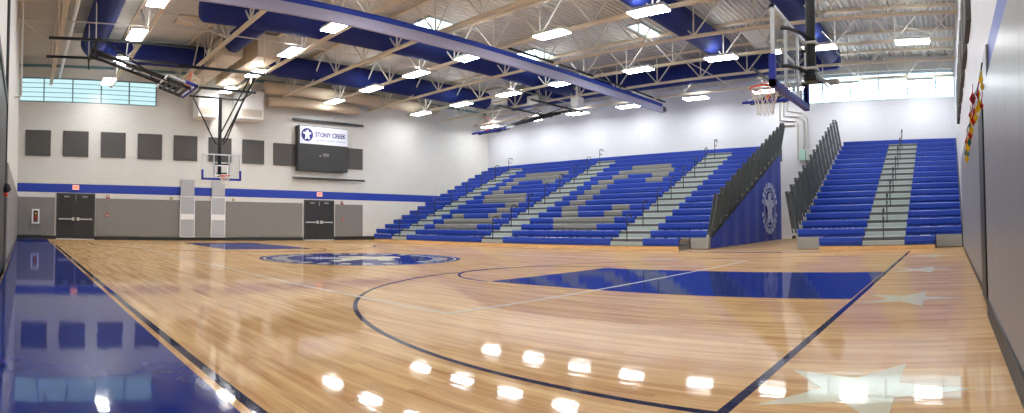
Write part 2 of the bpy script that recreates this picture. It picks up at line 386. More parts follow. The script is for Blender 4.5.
# ------------------------------------------------------------------ roof deck (ribbed), joists, skylights
SKY = [(16.25, 17.75, 13.15, 14.75), (16.15, 17.75, 19.3, 20.95), (10.45, 11.12, 19.2, 20.9)]
dk = MB(); dk.box(A0 - .3, A1 + .3, B0 - .3, B1 + .3, H + .085, H + .3)
n = 0; a = A0 + .02
while a < A1:
    segs = [(B0, B1)]
    for (s0, s1, t0, t1) in SKY:
        if a + .13 > s0 and a < s1:
            segs = [q for (u, v) in segs for q in (((u, t0), (t1, v)) if (u < t0 and v > t1) else ((u, v),))]
    for (u, v) in segs:
        dk.add([(a, u, H + .09), (a + .035, u, H), (a + .105, u, H), (a + .14, u, H + .09), (a, v, H + .09), (a + .035, v, H), (a + .105, v, H), (a + .14, v, H + .09)],
               [(0, 1, 5, 4), (1, 2, 6, 5), (2, 3, 7, 6)])
    a += .21
CEIL = struct(dk.build('ceiling', M['deck']))
for i, (s0, s1, t0, t1) in enumerate(SKY):
    fr = MB(); 
    for x in (s0, s1): fr.box(x - .03, x + .03, t0 - .03, t1 + .03, H - .05, H + .06)
    for y in (t0, t1): fr.box(s0 - .03, s1 + .03, y - .03, y + .03, H - .05, H + .06)
    if s1 - s0 > 1: fr.box((s0 + s1) / 2 - .02, (s0 + s1) / 2 + .02, t0, t1, H - .04, H + .05)
    w = struct(fr.build('window_%d' % (i + 3), M['alu'])); MB().box(s0, s1, t0, t1, H + .03, H + .055).build('pane', M['sky'], w)
JB = [0.0, 3.0, 6.03, 9.15, 12.0, 14.95, 18.0, 20.9, 23.75, 26.6]
ZB = 7.60
def joist():
    b = (A0, 0, ZB); t = thing('roof_joist', 'x', 'roof joist', b, 'cream steel roof joists')
    c = MB(); z = ZB
    c.box(A0, A1, -.075, -.012, z, z + .09).box(A0, A1, .012, .075, z, z + .09); c.build('bottom_chord', M['joist'], t)
    c = MB(); c.box(A0, A1, -.075, .075, 8.88, 8.99); c.build('top_chord', M['joist'], t)
    w = MB(); x = .7 - 2.3
    while x < A1:
        for (dx) in (-1.1, 0, 1.1):
            if A0 < x + dx < A1 and A0 < x < A1: w.bar((x, 0, z + .05), (x + dx, 0, 8.9), .045, .045)
        x += 2.3
    w.bar((A0, 0, 8.9), (A0 + 1.1, 0, z + .05), .05); w.build('web', M['web'], t)
    return t
J = joist()
for i, b in enumerate(JB):
    o = J if i == 0 else dup(J, (A0, b, ZB)); o.location = BV((A0, b, ZB))
    o['label'] = ('cream steel bar joist nearest the blue side apron' if i == 0 else 'cream steel bar joist, %s counting inward from the blue apron side' % ORD[i + 1])
# bridging rods
for k, (aa, z) in enumerate(((18.6, 7.70), (9.3, 7.70), (1.4, 7.7))):
    tag(MB().bar((aa, B0 + .02, z), (aa, B1 - .02, z), .035).build('bridging_rod', M['web']),
        ['thin cream steel rod crossing under the joists past the scoreboard end', 'thin cream steel rod crossing the joists near mid-court', 'thin cream steel rod crossing the joists above the near baseline'][k], 'roof bracing', 'roof bridging rods')
for k, (p, q) in enumerate((((18.4, B0 + .05, 7.7), (21.3, -.1, 7.68)), ((17.0, 3.05, 7.72), (19.0, 6.0, 7.72)), ((A0 + .1, 21.2, 7.75), (2.6, 20.95, 8.8)))):
    tag(MB().bar(p, q, .04).build('diagonal_brace', M['web']),
        ['white diagonal brace running from the near side wall to the first joist', 'cream diagonal brace beside the blue duct cap left of the curtain', 'pale diagonal brace in the roof corner above the right windows'][k], 'roof bracing')

# ------------------------------------------------------------------ light fixtures
LA = [0.0, 3.5, 7.5, 11.3, 15.35, 18.8, 22.3, 25.85]
LB = [2.6, 8.5, 14.5, 20.4, 26.25]
def lamp():
    t = thing('high_bay_light', 'x', 'ceiling light', (0, 0, 7.45), 'fluorescent high bay lights')
    MB().prism([(-.24, 7.56), (.24, 7.56), (.29, 7.45), (-.29, 7.45)], 'a', -.63, .63).build('housing', M['lamp_body'], t)
    MB().box(-.62, .62, -.27, .27, 7.425, 7.45).build('diffuser', M['lamp'], t)
    MB().box(-.5, .5, -.06, .06, 7.56, 7.575).build('uplight_slot', M['lamp_up'], t)
    for x in (-.5, .5): MB().bar((x, 0, 7.54), (x, .45, 7.66), .03).build('hanger', M['web'], t)
    return t
LP = lamp()
rown = ['row nearest the blue apron', 'second row from the blue apron', 'middle row', 'second row from the bleacher wall', 'row nearest the bleacher wall']
first = True
for j, b in enumerate(LB):
    for i, a in enumerate(LA):
        o = LP if first else dup(LP, (a, b, 7.45)); first = False
        o.location = BV((a, b, 7.45 if j < 4 else 7.3))
        o['label'] = 'high bay light, %s from the scoreboard wall, in the %s' % (ORD[8 - i], rown[j])

# ------------------------------------------------------------------ ducts
def rduct(name, label, pts, r, m, cat='air duct', caps=True, seams=True, group=None):
    mb = MB(); P = [Vector(p) for p in pts]
    fine = []
    for i in range(len(P) - 1):
        for k in range(6): fine.append(P[i].lerp(P[i + 1], k / 6))
    fine.append(P[-1])
    rr = [r] * len(fine)
    if caps:   # rounded ends
        d0 = (fine[0] - fine[1]).normalized(); d1 = (fine[-1] - fine[-2]).normalized()
        fine = [fine[0] + d0 * r * .30, fine[0] + d0 * r * .22] + fine + [fine[-1] + d1 * r * .22, fine[-1] + d1 * r * .30]
        rr = [r * .5, r * .85] + rr + [r * .85, r * .5]
    mb.tube(fine, rr, 28)
    if seams:
        for i in range(len(P) - 1):
            L = (P[i + 1] - P[i]).length; n = max(1, int(L / 3.0)); d = (P[i + 1] - P[i]).normalized()
            for k in range(1, n):
                c = P[i].lerp(P[i + 1], k / n); mb.tube([c - d * .02, c + d * .02], r + .012, 28, caps=False)
    return tag(mb.build(name, m, smooth=True, base=pts[0]), label, cat, group)
def arcpts(c, r, t0, t1, z, n=7): return [(c[0] + r * math.cos(t0 + (t1 - t0) * i / n), c[1] + r * math.sin(t0 + (t1 - t0) * i / n), z) for i in range(n + 1)]
ZD = 8.3
rduct('blue_duct', 'royal blue fabric duct along the near side turning toward the bleachers', [(2, 1.5, ZD), (22.0, 1.5, ZD)] + arcpts((22.8, 2.6), 1.1, -PI / 2 - .4, 0, ZD) + [(23.9, 6.85, ZD)], .5, M['duct'])
rduct('blue_duct', 'dark blue fabric duct running parallel to the scoreboard wall', [(23.7, 9.7, ZD), (23.7, 23.6, ZD)], .5, M['duct'])
rduct('blue_duct', 'navy fabric duct just behind the long divider curtain', [(17.75, 4.75, ZD), (17.75, 24.5, ZD)], .52, M['duct'])
rduct('blue_duct', 'blue fabric duct slanting past the narrow skylight', [(8.1, 4.5, ZD), (8.1, 21.8, ZD)], .5, M['duct'])
rduct('blue_duct', 'blue fabric duct behind the near backboard', [(3.95, 4.5, ZD), (3.95, 24.3, ZD)], .46, M['duct'])
rduct('blue_duct', 'long navy fabric duct running above the top bleacher rows', [(22.8, 25.15, ZD), (3.75, 25.15, ZD)], .52, M['duct'])
rduct('blue_duct', 'short navy fabric branch joining the beige box duct to the curtain duct', [(21.2, 7.05, ZD), (18.3, 7.05, ZD)], .4, M['duct'], caps=False)
rduct('beige_duct', 'round beige duct hugging the scoreboard wall', [(26.95, 10.95, 8.05), (26.95, 22.5, 8.05)], .32, M['duct_beige'])
rduct('beige_duct', 'curved beige duct above the scoreboard feeding the wall box', [(27.1, 11.25, 7.36), (26.95, 12.2, 7.40), (27.1, 16.8, 7.40)], .26, M['duct_beige'], seams=False)
def rect_duct(name, label, boxes, m, sub='duct_section'):
    for bx in boxes:
        mb = MB(); mb.rbox(*bx, r=.015)
        a = bx[0] + 1.2
        while a < bx[1] - .2 and bx[1] - bx[0] > 2:
            mb.box(a - .02, a + .02, bx[2] - .015, bx[3] + .015, bx[4] - .015, bx[5] + .015); a += 1.2
        return tag(mb.build(name, m, base=(bx[0], bx[2], bx[4])), label, 'air duct')
rect_duct('rectangular_duct', 'beige rectangular duct with a pale square end beside the skylit bay', [(20.9, 26.4, 8.0, 8.98, 7.78, 8.72)], M['duct_beige'])
rect_duct('rectangular_duct', 'lower beige rectangular duct tucked beside the first joists', [(21.3, 26.4, 6.6, 7.5, 7.78, 8.55)], M['duct_beige'])
for yb0, yb1, z0, lab in ((7.26, 8.32, 6.22, 'narrow cream duct box on the wall behind the far hoop'), (9.46, 10.8, 6.28, 'wide cream duct box on the wall right of the far hoop')):
    t = thing('wall_duct_box', lab, 'air duct', (27, yb0, z0))
    MB().rbox(26.75, 27.79, yb0, yb1, z0 + .0, 7.76, r=.02).build('box_body', M['white'], t)
    g = MB()
    for k in range(8): g.box(26.735, 26.752, yb0 + .1, yb1 - .1, z0 + .12 + k * .05, z0 + .145 + k * .05)
    g.build('grille', M['duct_beige'], t)
tag(MB().rbox(18.1, 18.9, 21.9, 22.6, 7.1, 7.58, r=.03).box(18.45, 18.55, 22.2, 22.3, 7.58, 8.9).build('unit_heater', M['endbox']), 'grey box heater hanging above the folded hoop', 'heater')
tag(MB().rbox(16.6, 17.1, 23.3, 23.8, 7.0, 7.5, r=.03).box(16.8, 16.9, 23.5, 23.6, 7.5, 8.9).build('speaker_box', M['white']), 'small pale speaker box under the far roof beside the curtain end', 'speaker')
tag(MB().add([(5.7, 21.7, 9), (7.3, 21.7, 9), (7.3, 23.2, 9), (5.7, 23.2, 9), (6.2, 22.1, 8.4), (6.8, 22.1, 8.4), (6.8, 22.8, 8.4), (6.2, 22.8, 8.4)],
    [(0, 1, 5, 4), (1, 2, 6, 5), (2, 3, 7, 6), (3, 0, 4, 7), (4, 5, 6, 7), (0, 3, 2, 1)]).build('exhaust_hood', M['deck']), 'tapered grey-beige hood under the roof deck left of the backboard', 'vent hood')
tag(MB().rbox(20.6, 21.6, 4.6, 5.4, 8.93, 9.0, r=.01).build('roof_hatch', M['duct_beige']), 'square beige hatch plate in the roof above the folded left hoop', 'hatch')

# ------------------------------------------------------------------ divider curtain
t = thing('divider_curtain', 'long rolled-up blue and lavender divider curtain spanning the gym', 'divider curtain', (13.67, 0, 6.84))
MB().rbox(13.6, 13.72, .3, 27.0, 6.86, 7.20, r=.02).build('curtain_valance', M['curtain_g'], t)
MB().rbox(13.62, 13.80, .3, 27.0, 7.205, 7.36, r=.05).build('curtain_roll', M['curtain_b'], t)
MB().box(13.68, 13.78, .2, 27.1, 7.36, 7.40).build('track', M['curtain_b'], t)
e = MB(); e.tube([(13.68, 27.0, 7.1), (13.68, 27.4, 7.1)], .09, 14).rbox(13.6, 13.8, 27.1, 27.3, 6.95, 7.25, r=.02); e.build('end_motor', M['dark'], t)

tag(MB().bar((13.97, 15.2, 7.66), (13.95, 27.9, 7.66), .07).build('hanging_beam', M['black'], base=(13.97, 15.2, 7.6)), 'long dark steel beam hanging beside the divider curtain', 'beam')
tag(MB().tube([(2, .42, 8.0), (27.7, .42, 8.0)], .07, 10).build('white_pipe', M['white'], smooth=True), 'white roof pipe running beside the first joist by the blue duct', 'pipe')
# ------------------------------------------------------------------ hoops
def rim_parts(t, ca, cb, z, dirv, up=Vector((0, 0, 1)), glass_pt=None):
    """rim ring centre (ca,cb,z); dirv = horizontal/normal direction pointing out from the board"""
    c = Vector((ca, cb, z)); d = Vector(dirv).normalized(); s = d.cross(up).normalized()
    ring = [c + d * .235 * math.cos(k * PI / 12) + s * .235 * math.sin(k * PI / 12) for k in range(24)]
    r = MB().tube(ring, .014, 8, closed=True)
    back = c - d * .235
    r.bar(back, back - d * .15, .12, .04, up=up); r.bar(back - d * .14 + up * .03, back - d * .14 - up * .14, .16, .02)
    r.bar(back + s * .12 + d * .05, back - d * .14 - up * .12 + s * .06, .02); r.bar(back - s * .12 + d * .05, back - d * .14 - up * .12 - s * .06, .02)
    ro = r.build('rim', M['rim'], t, smooth=False)
    nt = MB()
    lev = [(.225, 0), (.2, -.1), (.165, -.2), (.14, -.3), (.13, -.40)]
    for i in range(len(lev) - 1):
        r0, z0 = lev[i]; r1, z1 = lev[i + 1]
        for k in range(12):
            a0 = (k + .5 * (i % 2)) * PI / 6
            for dd in (-.5, .5):
                a1 = a0 + dd * PI / 6
                p = c + d * r0 * math.cos(a0) + s * r0 * math.sin(a0) + up * (z0 - .01); q = c + d * r1 * math.cos(a1) + s * r1 * math.sin(a1) + up * (z1 - .01)
                nt.bar(p, q, .009)
    nt.build('net', M['net'], t)
def board(t, o, u, v, n, w=1.83, h=1.07, bracket=True):
    """glass backboard: o = bottom centre, u = width dir, v = height dir, n = front normal"""
    o, u, v, n = Vector(o), Vector(u), Vector(v), Vector(n)
    P = lambda x, y, d=0: o + u * x + v * y + n * d
    def slab(mb, x0, x1, y0, y1, d0, d1, mi=0):
        vs = [P(x, y, d) for d in (d0, d1) for y in (y0, y1) for x in (x0, x1)]
        mb.add(vs, [(0, 1, 3, 2), (4, 6, 7, 5), (0, 4, 5, 1), (2, 3, 7, 6), (0, 2, 6, 4), (1, 5, 7, 3)], mi)
    g = MB(); slab(g, -w / 2 + .02, w / 2 - .02, .02, h - .02, -.012, 0); go = g.build('glass', M['glass'], t)
    f = MB(); slab(f, -w / 2, -w / 2 + .05, 0, h, -.05, .005); slab(f, w / 2 - .05, w / 2, 0, h, -.05, .005); slab(f, -w / 2, w / 2, h - .05, h, -.05, .005); slab(f, -w / 2, w / 2, 0, .05, -.05, .005)
    for x in (-.36, .36): slab(f, x - .03, x + .03, .03, h - .03, -.05, -.015)
    f.build('board_frame', M['alu'], t)
    s = MB(); tw, th = .305, .225
    for (x0, x1, y0, y1) in ((-tw, tw, .15, .2), (-tw, tw, .58, .63), (-tw, -tw + .05, .15, .63), (tw - .05, tw, .15, .63)): slab(s, x0, x1, y0, y1, .001, .003)
    s.build('target_square', M['white'], t)
    p = MB(); slab(p, -w / 2 - .03, w / 2 + .03, -.05, .045, -.06, .03); slab(p, -w / 2 - .03, -w / 2 + .05, -.05, .40, -.06, .03); slab(p, w / 2 - .05, w / 2 + .03, -.05, .40, -.06, .03)
    p.build('edge_padding', M['pad_blue'], t)
# near main hoop
t = thing('basketball_hoop', 'large glass basketball hoop hanging nearest the camera over the blue key', 'basketball hoop', (1.22, CY - .05, 2.9), 'basketball hoops')
yc = 7.68
board(t, (1.22, yc, 2.9), (0, 1, 0), (0, 0, 1), (1, 0, 0), w=2.0, h=1.12)
rim_parts(t, 1.22 + .40, yc - .05, 3.05, (1, 0, 0))
mb = MB(); mb.tube([(.88, yc, 3.12), (.88, yc, 8.9)], .078, 18); mb.rbox(.78, .98, yc - .12, yc + .12, 3.1, 3.2, r=.02); mb.build('mast', M['black'], t, smooth=False)
for z in (3.22, 3.78):
    mb = MB().rbox(.80, .96, yc - .1, yc + .1, z - .03, z + .03, r=.01); mb.tube([(.9, yc - .1, z), (1.02, yc - .3, z + .04), (1.1, yc - .62, z), (1.18, yc - .64, z)], .028, 8)
    mb.tube([(.9, yc + .1, z), (1.02, yc + .3, z + .04), (1.1, yc + .62, z), (1.18, yc + .64, z)], .028, 8)
    mb.build('board_bracket', M['black'], t)
for z in (3.30, 3.70): MB().rbox(.77, .99, yc - .11, yc + .11, z - .02, z + .02, r=.01).build('mast_clamp', M['silver'], t)
mb = MB(); mb.bar((.88, yc, 3.17), (.62, yc + .3, 3.15), .04).rbox(.5, .66, yc + .2, yc + .36, 3.11, 3.18, r=.01); mb.build('height_adjuster', M['endbox'], t)
mb = MB(); mb.bar((.88, yc, 7.4), (-1.4, yc, 8.7), .08).bar((.88, yc, 5.2), (-.9, yc, 8.3), .06).bar((-1.5, yc - 1.4, 8.6), (-1.5, yc + 1.4, 8.6), .1).bar((.9, yc - 1.3, 7.55), (.9, yc + 1.3, 7.55), .09); mb.build('ceiling_brace', M['black'], t)

# far main hoop
XF = 23.5; yf = 7.40
t = thing('basketball_hoop', 'far glass basketball hoop hanging on a black mast before the grey wall panels', 'basketball hoop', (XF, yf, 2.85), 'basketball hoops')
board(t, (XF, yf, 2.87), (0, -1, 0), (0, 0, 1), (-1, 0, 0), w=1.80, h=1.12)
rim_parts(t, XF - .40, yf + .02, 3.0, (-1, 0, 0))
mb = MB(); mb.tube([(XF + .3, yf, 3.0), (XF + .3, yf, 6.55)], .085, 14); mb.build('mast', M['black'], t)
for z in (3.15, 3.55):
    mb = MB()
    for s in (-1, 1): mb.tube([(XF + .28, yf, z), (XF + .06, yf + s * .36, z)], .03, 8)
    mb.build('board_bracket', M['black'], t)
mb = MB()
for s, yt in ((-1, 6.12), (1, 8.5)):
    mb.tube([(XF + .3, yt, 6.5), (XF + .3, yf + s * .34, 4.72), (XF + .3, yf + s * .2, 4.5), (XF + .3, yf, 4.45)], .035, 8)
mb.tube([(XF - 2.6, yf + .55, 7.0), (XF + .2, yf + .12, 4.6)], .04, 8); mb.tube([(XF - 2.6, yf + .35, 7.0), (XF + .2, yf - .02, 4.9)], .03, 8)
mb.build('diagonal_brace', M['black'], t)
mb = MB()
mb.bar((XF + .3, 5.95, 6.55), (XF + .3, 8.55, 6.55), .07).bar((XF - 1.1, 5.95, 6.62), (XF - 1.1, 8.55, 6.62), .1).bar((XF + .3, 6.1, 6.55), (XF - 1.1, 6.1, 6.62), .05).bar((XF + .3, 8.4, 6.55), (XF - 1.1, 8.4, 6.62), .05)
mb.bar((XF - 2.6, 4.6, 7.05), (XF - 2.6, 8.9, 7.05), .1)
for y in (6.2, 8.3):
    for aa_, z_ in ((XF - 1.1, 6.62), (XF - 2.6, 7.05)): MB().bar((aa_, y, z_), (aa_, y, 8.9), .03).build('roof_hanger', M['web'], t)
mb.build('support_frame', M['black'], t)

def folded(label, xc, y0, z0, y1, z1, ln=1.0, beam=None):
    """cross-court hoop folded up: arm from (y0,z0) to board end (y1,z1)"""
    t = thing('folded_hoop', label, 'basketball hoop', (xc, y0, z0), 'folded-up side hoops')
    A = Vector((xc, y0, z0)); B = Vector((xc, y1, z1)); d = (B - A).normalized(); s = Vector((1, 0, 0))
    n = s.cross(d).normalized()
    if n.z < 0: n = -n
    arm = MB()
    for k in (-.32, .32): arm.tube([A + s * k, B - d * .35 + s * k], .075, 8)
    for k in range(5):
        q = A.lerp(B - d * .35, (k + .3) / 5); arm.bar(q - s * .32, q + s * .32, .05)
    arm.bar(A - s * .9 + n * .3, A.lerp(B, .55) - s * .32, .045).bar(A + s * .9 + n * .3, A.lerp(B, .55) + s * .32, .045)
    arm.build('folding_arm', M['black'], t)
    fr = MB(); zt = 7.55
    bm0, bm1 = beam or (y0 - 1.4, y0 + 3.6)
    for k in (-1.1, 1.1): fr.bar((xc + k, bm0, z0 + .12), (xc + k, bm1, z0 + .12), .08)
    fr.bar((xc - 1.1, y0, z0 + .05), (xc + 1.1, y0, z0 + .05), .09)
    for k in (-1.1, 1.1): fr.bar((xc + k, y0, z0 - .3), (xc + k, y0, z0 + .1), .05); MB().bar((xc + k, y0, z0 + .12), (xc + k, y0, 8.9), .035).build('roof_hanger', M['web'], t)
    fr.build('support_frame', M['black'], t)
    u = s if True else -s
    o = B; v = -d
    board(t, o, tuple(u), tuple(v), tuple(n))
    rc = B + n * .42 * 1.0 - d * .15
    rim_parts(t, rc.x, rc.y, rc.z, tuple(n), up=(-d))
    bb = MB(); 
    for k in range(4): q = B - d * (.2 + .22 * k) - n * .09; bb.bar(q - s * .72, q + s * .72, .07)
    for k in (-.62, .62): q = B - n * .1; bb.bar(q + s * k - d * .1, q + s * k - d * 1.0, .08)
    bb.build('backing_frame', M['dark'], t)
    return t
folded('folded-up side hoop on long black arms near the left ceiling windows', 18.9, 1.05, 6.75, 4.55, 5.62, beam=(-.5, 4.4))
folded('folded-up side hoop hanging over the bleachers beside the curtain', 18.6, 23.9, 6.9, 18.6, 5.35, beam=(20.6, 25.2))
folded('folded-up side hoop seen behind the near orange rim', 5.25, 23.9, 6.9, 19.2, 5.33, beam=(20.8, 25.2))
# ------------------------------------------------------------------ text helper (font curve -> mesh, in the scoreboard-wall plane)
def text_mesh(txt, name, b0, z0, height, width, a, m, parent=None, thick=.006):
    cu = bpy.data.curves.new('t', 'FONT'); cu.body = txt; cu.size = 1; cu.extrude = 0; cu.offset = .018
    o = bpy.data.objects.new('t', cu); COL.objects.link(o)
    dg = bpy.context.evaluated_depsgraph_get(); me = o.evaluated_get(dg).to_mesh()
    vs = [v.co.copy() for v in me.vertices]; fs = [list(p.vertices) for p in me.polygons]
    x0 = min(v.x for v in vs); x1 = max(v.x for v in vs); y0 = min(v.y for v in vs); y1 = max(v.y for v in vs)
    mb = MB(); mb.add([(a, b0 + (v.x - x0) / (x1 - x0) * width, z0 + (v.y - y0) / (y1 - y0) * height) for v in vs], fs)
    o.to_mesh_clear() if hasattr(o, 'to_mesh_clear') else None
    bpy.data.objects.remove(o, do_unlink=True)
    ob = mb.build(name, m, parent)
    sol = ob.modifiers.new('s', 'SOLIDIFY'); sol.thickness = thick; sol.offset = 0
    return ob
# ------------------------------------------------------------------ scoreboard wall fittings
t = thing('scoreboard', 'large black scoreboard with a white school sign across its top', 'scoreboard', (27.5, 13.16, 3.84))
MB().rbox(27.45, 27.79, 13.16, 16.34, 3.83, 6.33, r=.015).build('cabinet', M['sb'], t)
sg = MB().rbox(27.42, 27.45, 13.26, 16.31, 5.32, 6.29, r=.008).build('sign_panel', M['sign'], t)
mb = MB().prism(circ(13.70, 5.82, .36, 40), 'a', 27.412, 27.42); mb.build('round_crest', M['ink'], sg)
mb = MB()
def crest_fig(cx, cz, R, a0, a1, mb):
    fig = [(-.06, .72), (.2, .74), (.3, .55), (.2, .38), (.62, .40), (.7, .1), (.36, .02), (.3, -.2), (.46, -.5), (.5, -.66), (.2, -.7), (.04, -.45), (-.12, -.7), (-.42, -.68), (-.34, -.4), (-.3, -.1), (-.42, .06), (-.72, .14), (-.66, .42), (-.24, .36), (-.3, .55)]
    mb.prism([(cx + x * R, cz + y * R) for x, y in fig], 'a', a0, a1)
crest_fig(13.70, 5.82, .36, 27.405, 27.412, mb); mb.build('crest_figure', M['sign'], sg)
text_mesh('STONY CREEK', 'sign_lettering', 14.20, 5.74, .26, 1.98, 27.41, M['ink'], sg, .012)
mb = MB()
for k in range(22):
    if k in (7, 14): continue
    mb.box(27.412, 27.42, 14.24 + k * .088, 14.24 + k * .088 + .06, 5.52, 5.585)
mb.build('small_lettering', M['ink2'], sg)
mb = MB()
for k in range(4): mb.ring([(14.72 + k * .1, 4.68), (14.79 + k * .1, 4.68), (14.79 + k * .1, 4.84), (14.72 + k * .1, 4.84)], [(14.74 + k * .1, 4.70), (14.77 + k * .1, 4.70), (14.77 + k * .1, 4.82), (14.74 + k * .1, 4.82)], 'a', 27.442, 27.45)
mb.box(27.442, 27.45, 14.5, 14.58, 4.66, 4.74)
mb.build('faint_marking', M['silverink'], t)
for z, b0, b1, lab in ((6.66, 12.9, 17.5, 'long dark bar mounted on the wall above the scoreboard'), (3.43, 12.95, 17.6, 'long dark bar mounted on the wall below the scoreboard')):
    mb = MB().rbox(27.56, 27.66, b0, b1, z - .055, z + .055, r=.015); [mb.box(27.64, 27.79, y - .04, y + .04, z - .04, z + .04) for y in (b0 + .3, (b0 + b1) / 2, b1 - .3)]; tag(mb.build('wall_rail', M['dark'], base=(27.6, b0, z)), lab, 'wall rail')
tag(MB().tube([(27.6, 15.35, 6.72), (27.6, 15.35, 8.95)], .018, 6).build('suspension_cable', M['white']), 'thin white cable dropping from the roof to above the scoreboard', 'cable')
# acoustic panels on the two end walls
PB = [-1.2, .67, 2.54, 4.41, 6.28, 8.15, 10.02]
pn = ['leftmost, above the fire extinguisher', 'second from the left corner', 'third from the left corner', 'fourth from the left corner', 'fifth, above the left climbing board', 'sixth, behind the far hoop mast', 'seventh, right of the far hoop']
for i, b in enumerate(PB):
    tag(MB().rbox(A1 - .07, A1 - .001, b, b + 1.26, 4.09, 5.36, r=.015).build('acoustic_panel', M['panel'], base=(A1, b + .6, 4.09)), 'square charcoal acoustic panel, ' + pn[i], 'acoustic panel', 'acoustic panels on the scoreboard wall')
tag(MB().rbox(A1 - .07, A1 - .001, 11.83, 13.15, 4.07, 5.28, r=.015).build('acoustic_panel', M['panel'], base=(A1, 12.5, 4.09)), 'charcoal acoustic panel tucked behind the left edge of the scoreboard', 'acoustic panel', 'acoustic panels on the scoreboard wall')
tag(MB().rbox(A1 - .07, A1 - .001, 16.35, 17.55, 4.09, 5.31, r=.015).build('acoustic_panel', M['panel'], base=(A1, 17, 4.09)), 'charcoal acoustic panel tucked behind the right edge of the scoreboard', 'acoustic panel', 'acoustic panels on the scoreboard wall')
for i in range(6):
    b = 8.2 + 1.87 * i
    tag(MB().rbox(A0 + .001, A0 + .09, b, b + 1.26, 4.09, 5.37, r=.015).build('acoustic_panel', M['panel'], base=(A0, b + .6, 4.09)),
        'charcoal acoustic panel high on the right wall, %s from the camera' % ('nearest' if i == 0 else ORD[i + 1]), 'acoustic panel', 'acoustic panels on the right wall')
# wall pads
def pads(b_lo, b_hi, z0, z1, a_in, a_out, m, labf, n, group):
    w = (b_hi - b_lo) / n
    for i in range(n):
        tag(MB().rbox(min(a_in, a_out), max(a_in, a_out), b_lo + i * w + .0005, b_lo + (i + 1) * w - .0005, z0, z1, r=.003).build('wall_pad', m, base=(a_in, b_lo + (i + .5) * w, z0)), labf(i), 'wall pad', group)
G1 = 'grey wall pads under the scoreboard stripe'
pads(-1.5, .31, .2, 2.05, A1 - .06, A1 - .002, M['pad'], lambda i: 'grey vinyl wall pad left of the left double door, %s from the corner' % ORD[i + 1], 3, G1)
pads(2.36, 13.60, .2, 2.05, A1 - .06, A1 - .002, M['pad'], lambda i: 'grey vinyl wall pad between the two double doors, %s from the left' % ORD[i + 1], 18, G1)
pads(15.73, 17.56, .2, 2.03, A1 - .06, A1 - .002, M['pad'], lambda i: 'grey vinyl wall pad right of the right double door, %s from it' % ORD[i + 1], 3, G1)
G2 = 'grey wall pads along the right wall'
pads(-1.2, 4.56, .16, 2.2, A0 + .001, A0 + .075, M['pad_r'], lambda i: 'tall grey vinyl pad on the near right wall, %s from the near corner' % ORD[i + 1], 8, G2)
pads(4.6, 16.6, .1, 2.66, A0 + .001, A0 + .035, M['pad_r'], lambda i: 'taller grey pad on the right wall beyond the short pads, %s along' % ORD[i + 1], 10, G2)
tag(MB().rbox(A0 + .037, A0 + .06, 5.1, 5.9, .02, 2.12, r=.008).build('dark_gap_strip', M['black']), 'dark upright strip standing in for the dark gap among the right wall pads', 'dark gap')  # flat black sheet stands in for the dark recess between the pads
# near-left wall pads, pilaster, dark doorway
def padsb(a_lo, a_hi, z0, z1, m, n):
    w = (a_hi - a_lo) / n
    for i in range(n):
        tag(MB().rbox(a_lo + i * w + .003, a_lo + (i + 1) * w - .003, B0 + .001, B0 + .055, z0, z1, r=.012).build('wall_pad', m, base=(a_lo + (i + .5) * w, B0, z0)),
            'grey vinyl pad on the near left wall, %s from the dark opening' % ORD[i + 1], 'wall pad', 'grey wall pads on the near left wall')
padsb(10.2, 27.5, .15, 2.05, M['pad'], 14)
struct(MB().box(9.9, 16.3, B0, B0 + .03, 2.06, H).build('trim_5', M['wall']))
t = thing('side_door', 'tall dark door at the far left edge in the side wall', 'door', (7.6, B0, 0))
MB().rbox(5.2, 9.2, B0 + .002, B0 + .03, .02, 3.0, r=.01).build('door_leaf', M['door'], t)
MB().box(9.2, 9.5, B0 + .002, B0 + .05, .0, 9.0).box(5.0, 9.5, B0 + .002, B0 + .05, 3.0, 3.15).build('door_frame', M['dark'], t)
t = thing('exterior_bell', 'small dark wall fitting with an orange underside at the left edge', 'wall fitting', (8.6, B0, 1.7))
MB().tube([(8.6, B0 + .03, 1.48), (8.6, B0 + .1, 1.46), (8.6, B0 + .14, 1.43)], [.10, .08, .03], 14).build('dome', M['black'], t, smooth=True)
MB().tube([(8.6, B0 + .04, 1.37), (8.6, B0 + .10, 1.375)], [.05, .035], 12).build('lens', M['rim'], t, smooth=True)
tag(MB().tube([(15.2, -1.33, 8.98), (15.2, -1.33, 4.45), (15.2, -1.37, 4.38), (15.2, -1.54, 4.36)], .025, 8).build('white_pipe', M['green']), 'thin white upright pipe off the near left wall, crossing before the windows', 'pipe')
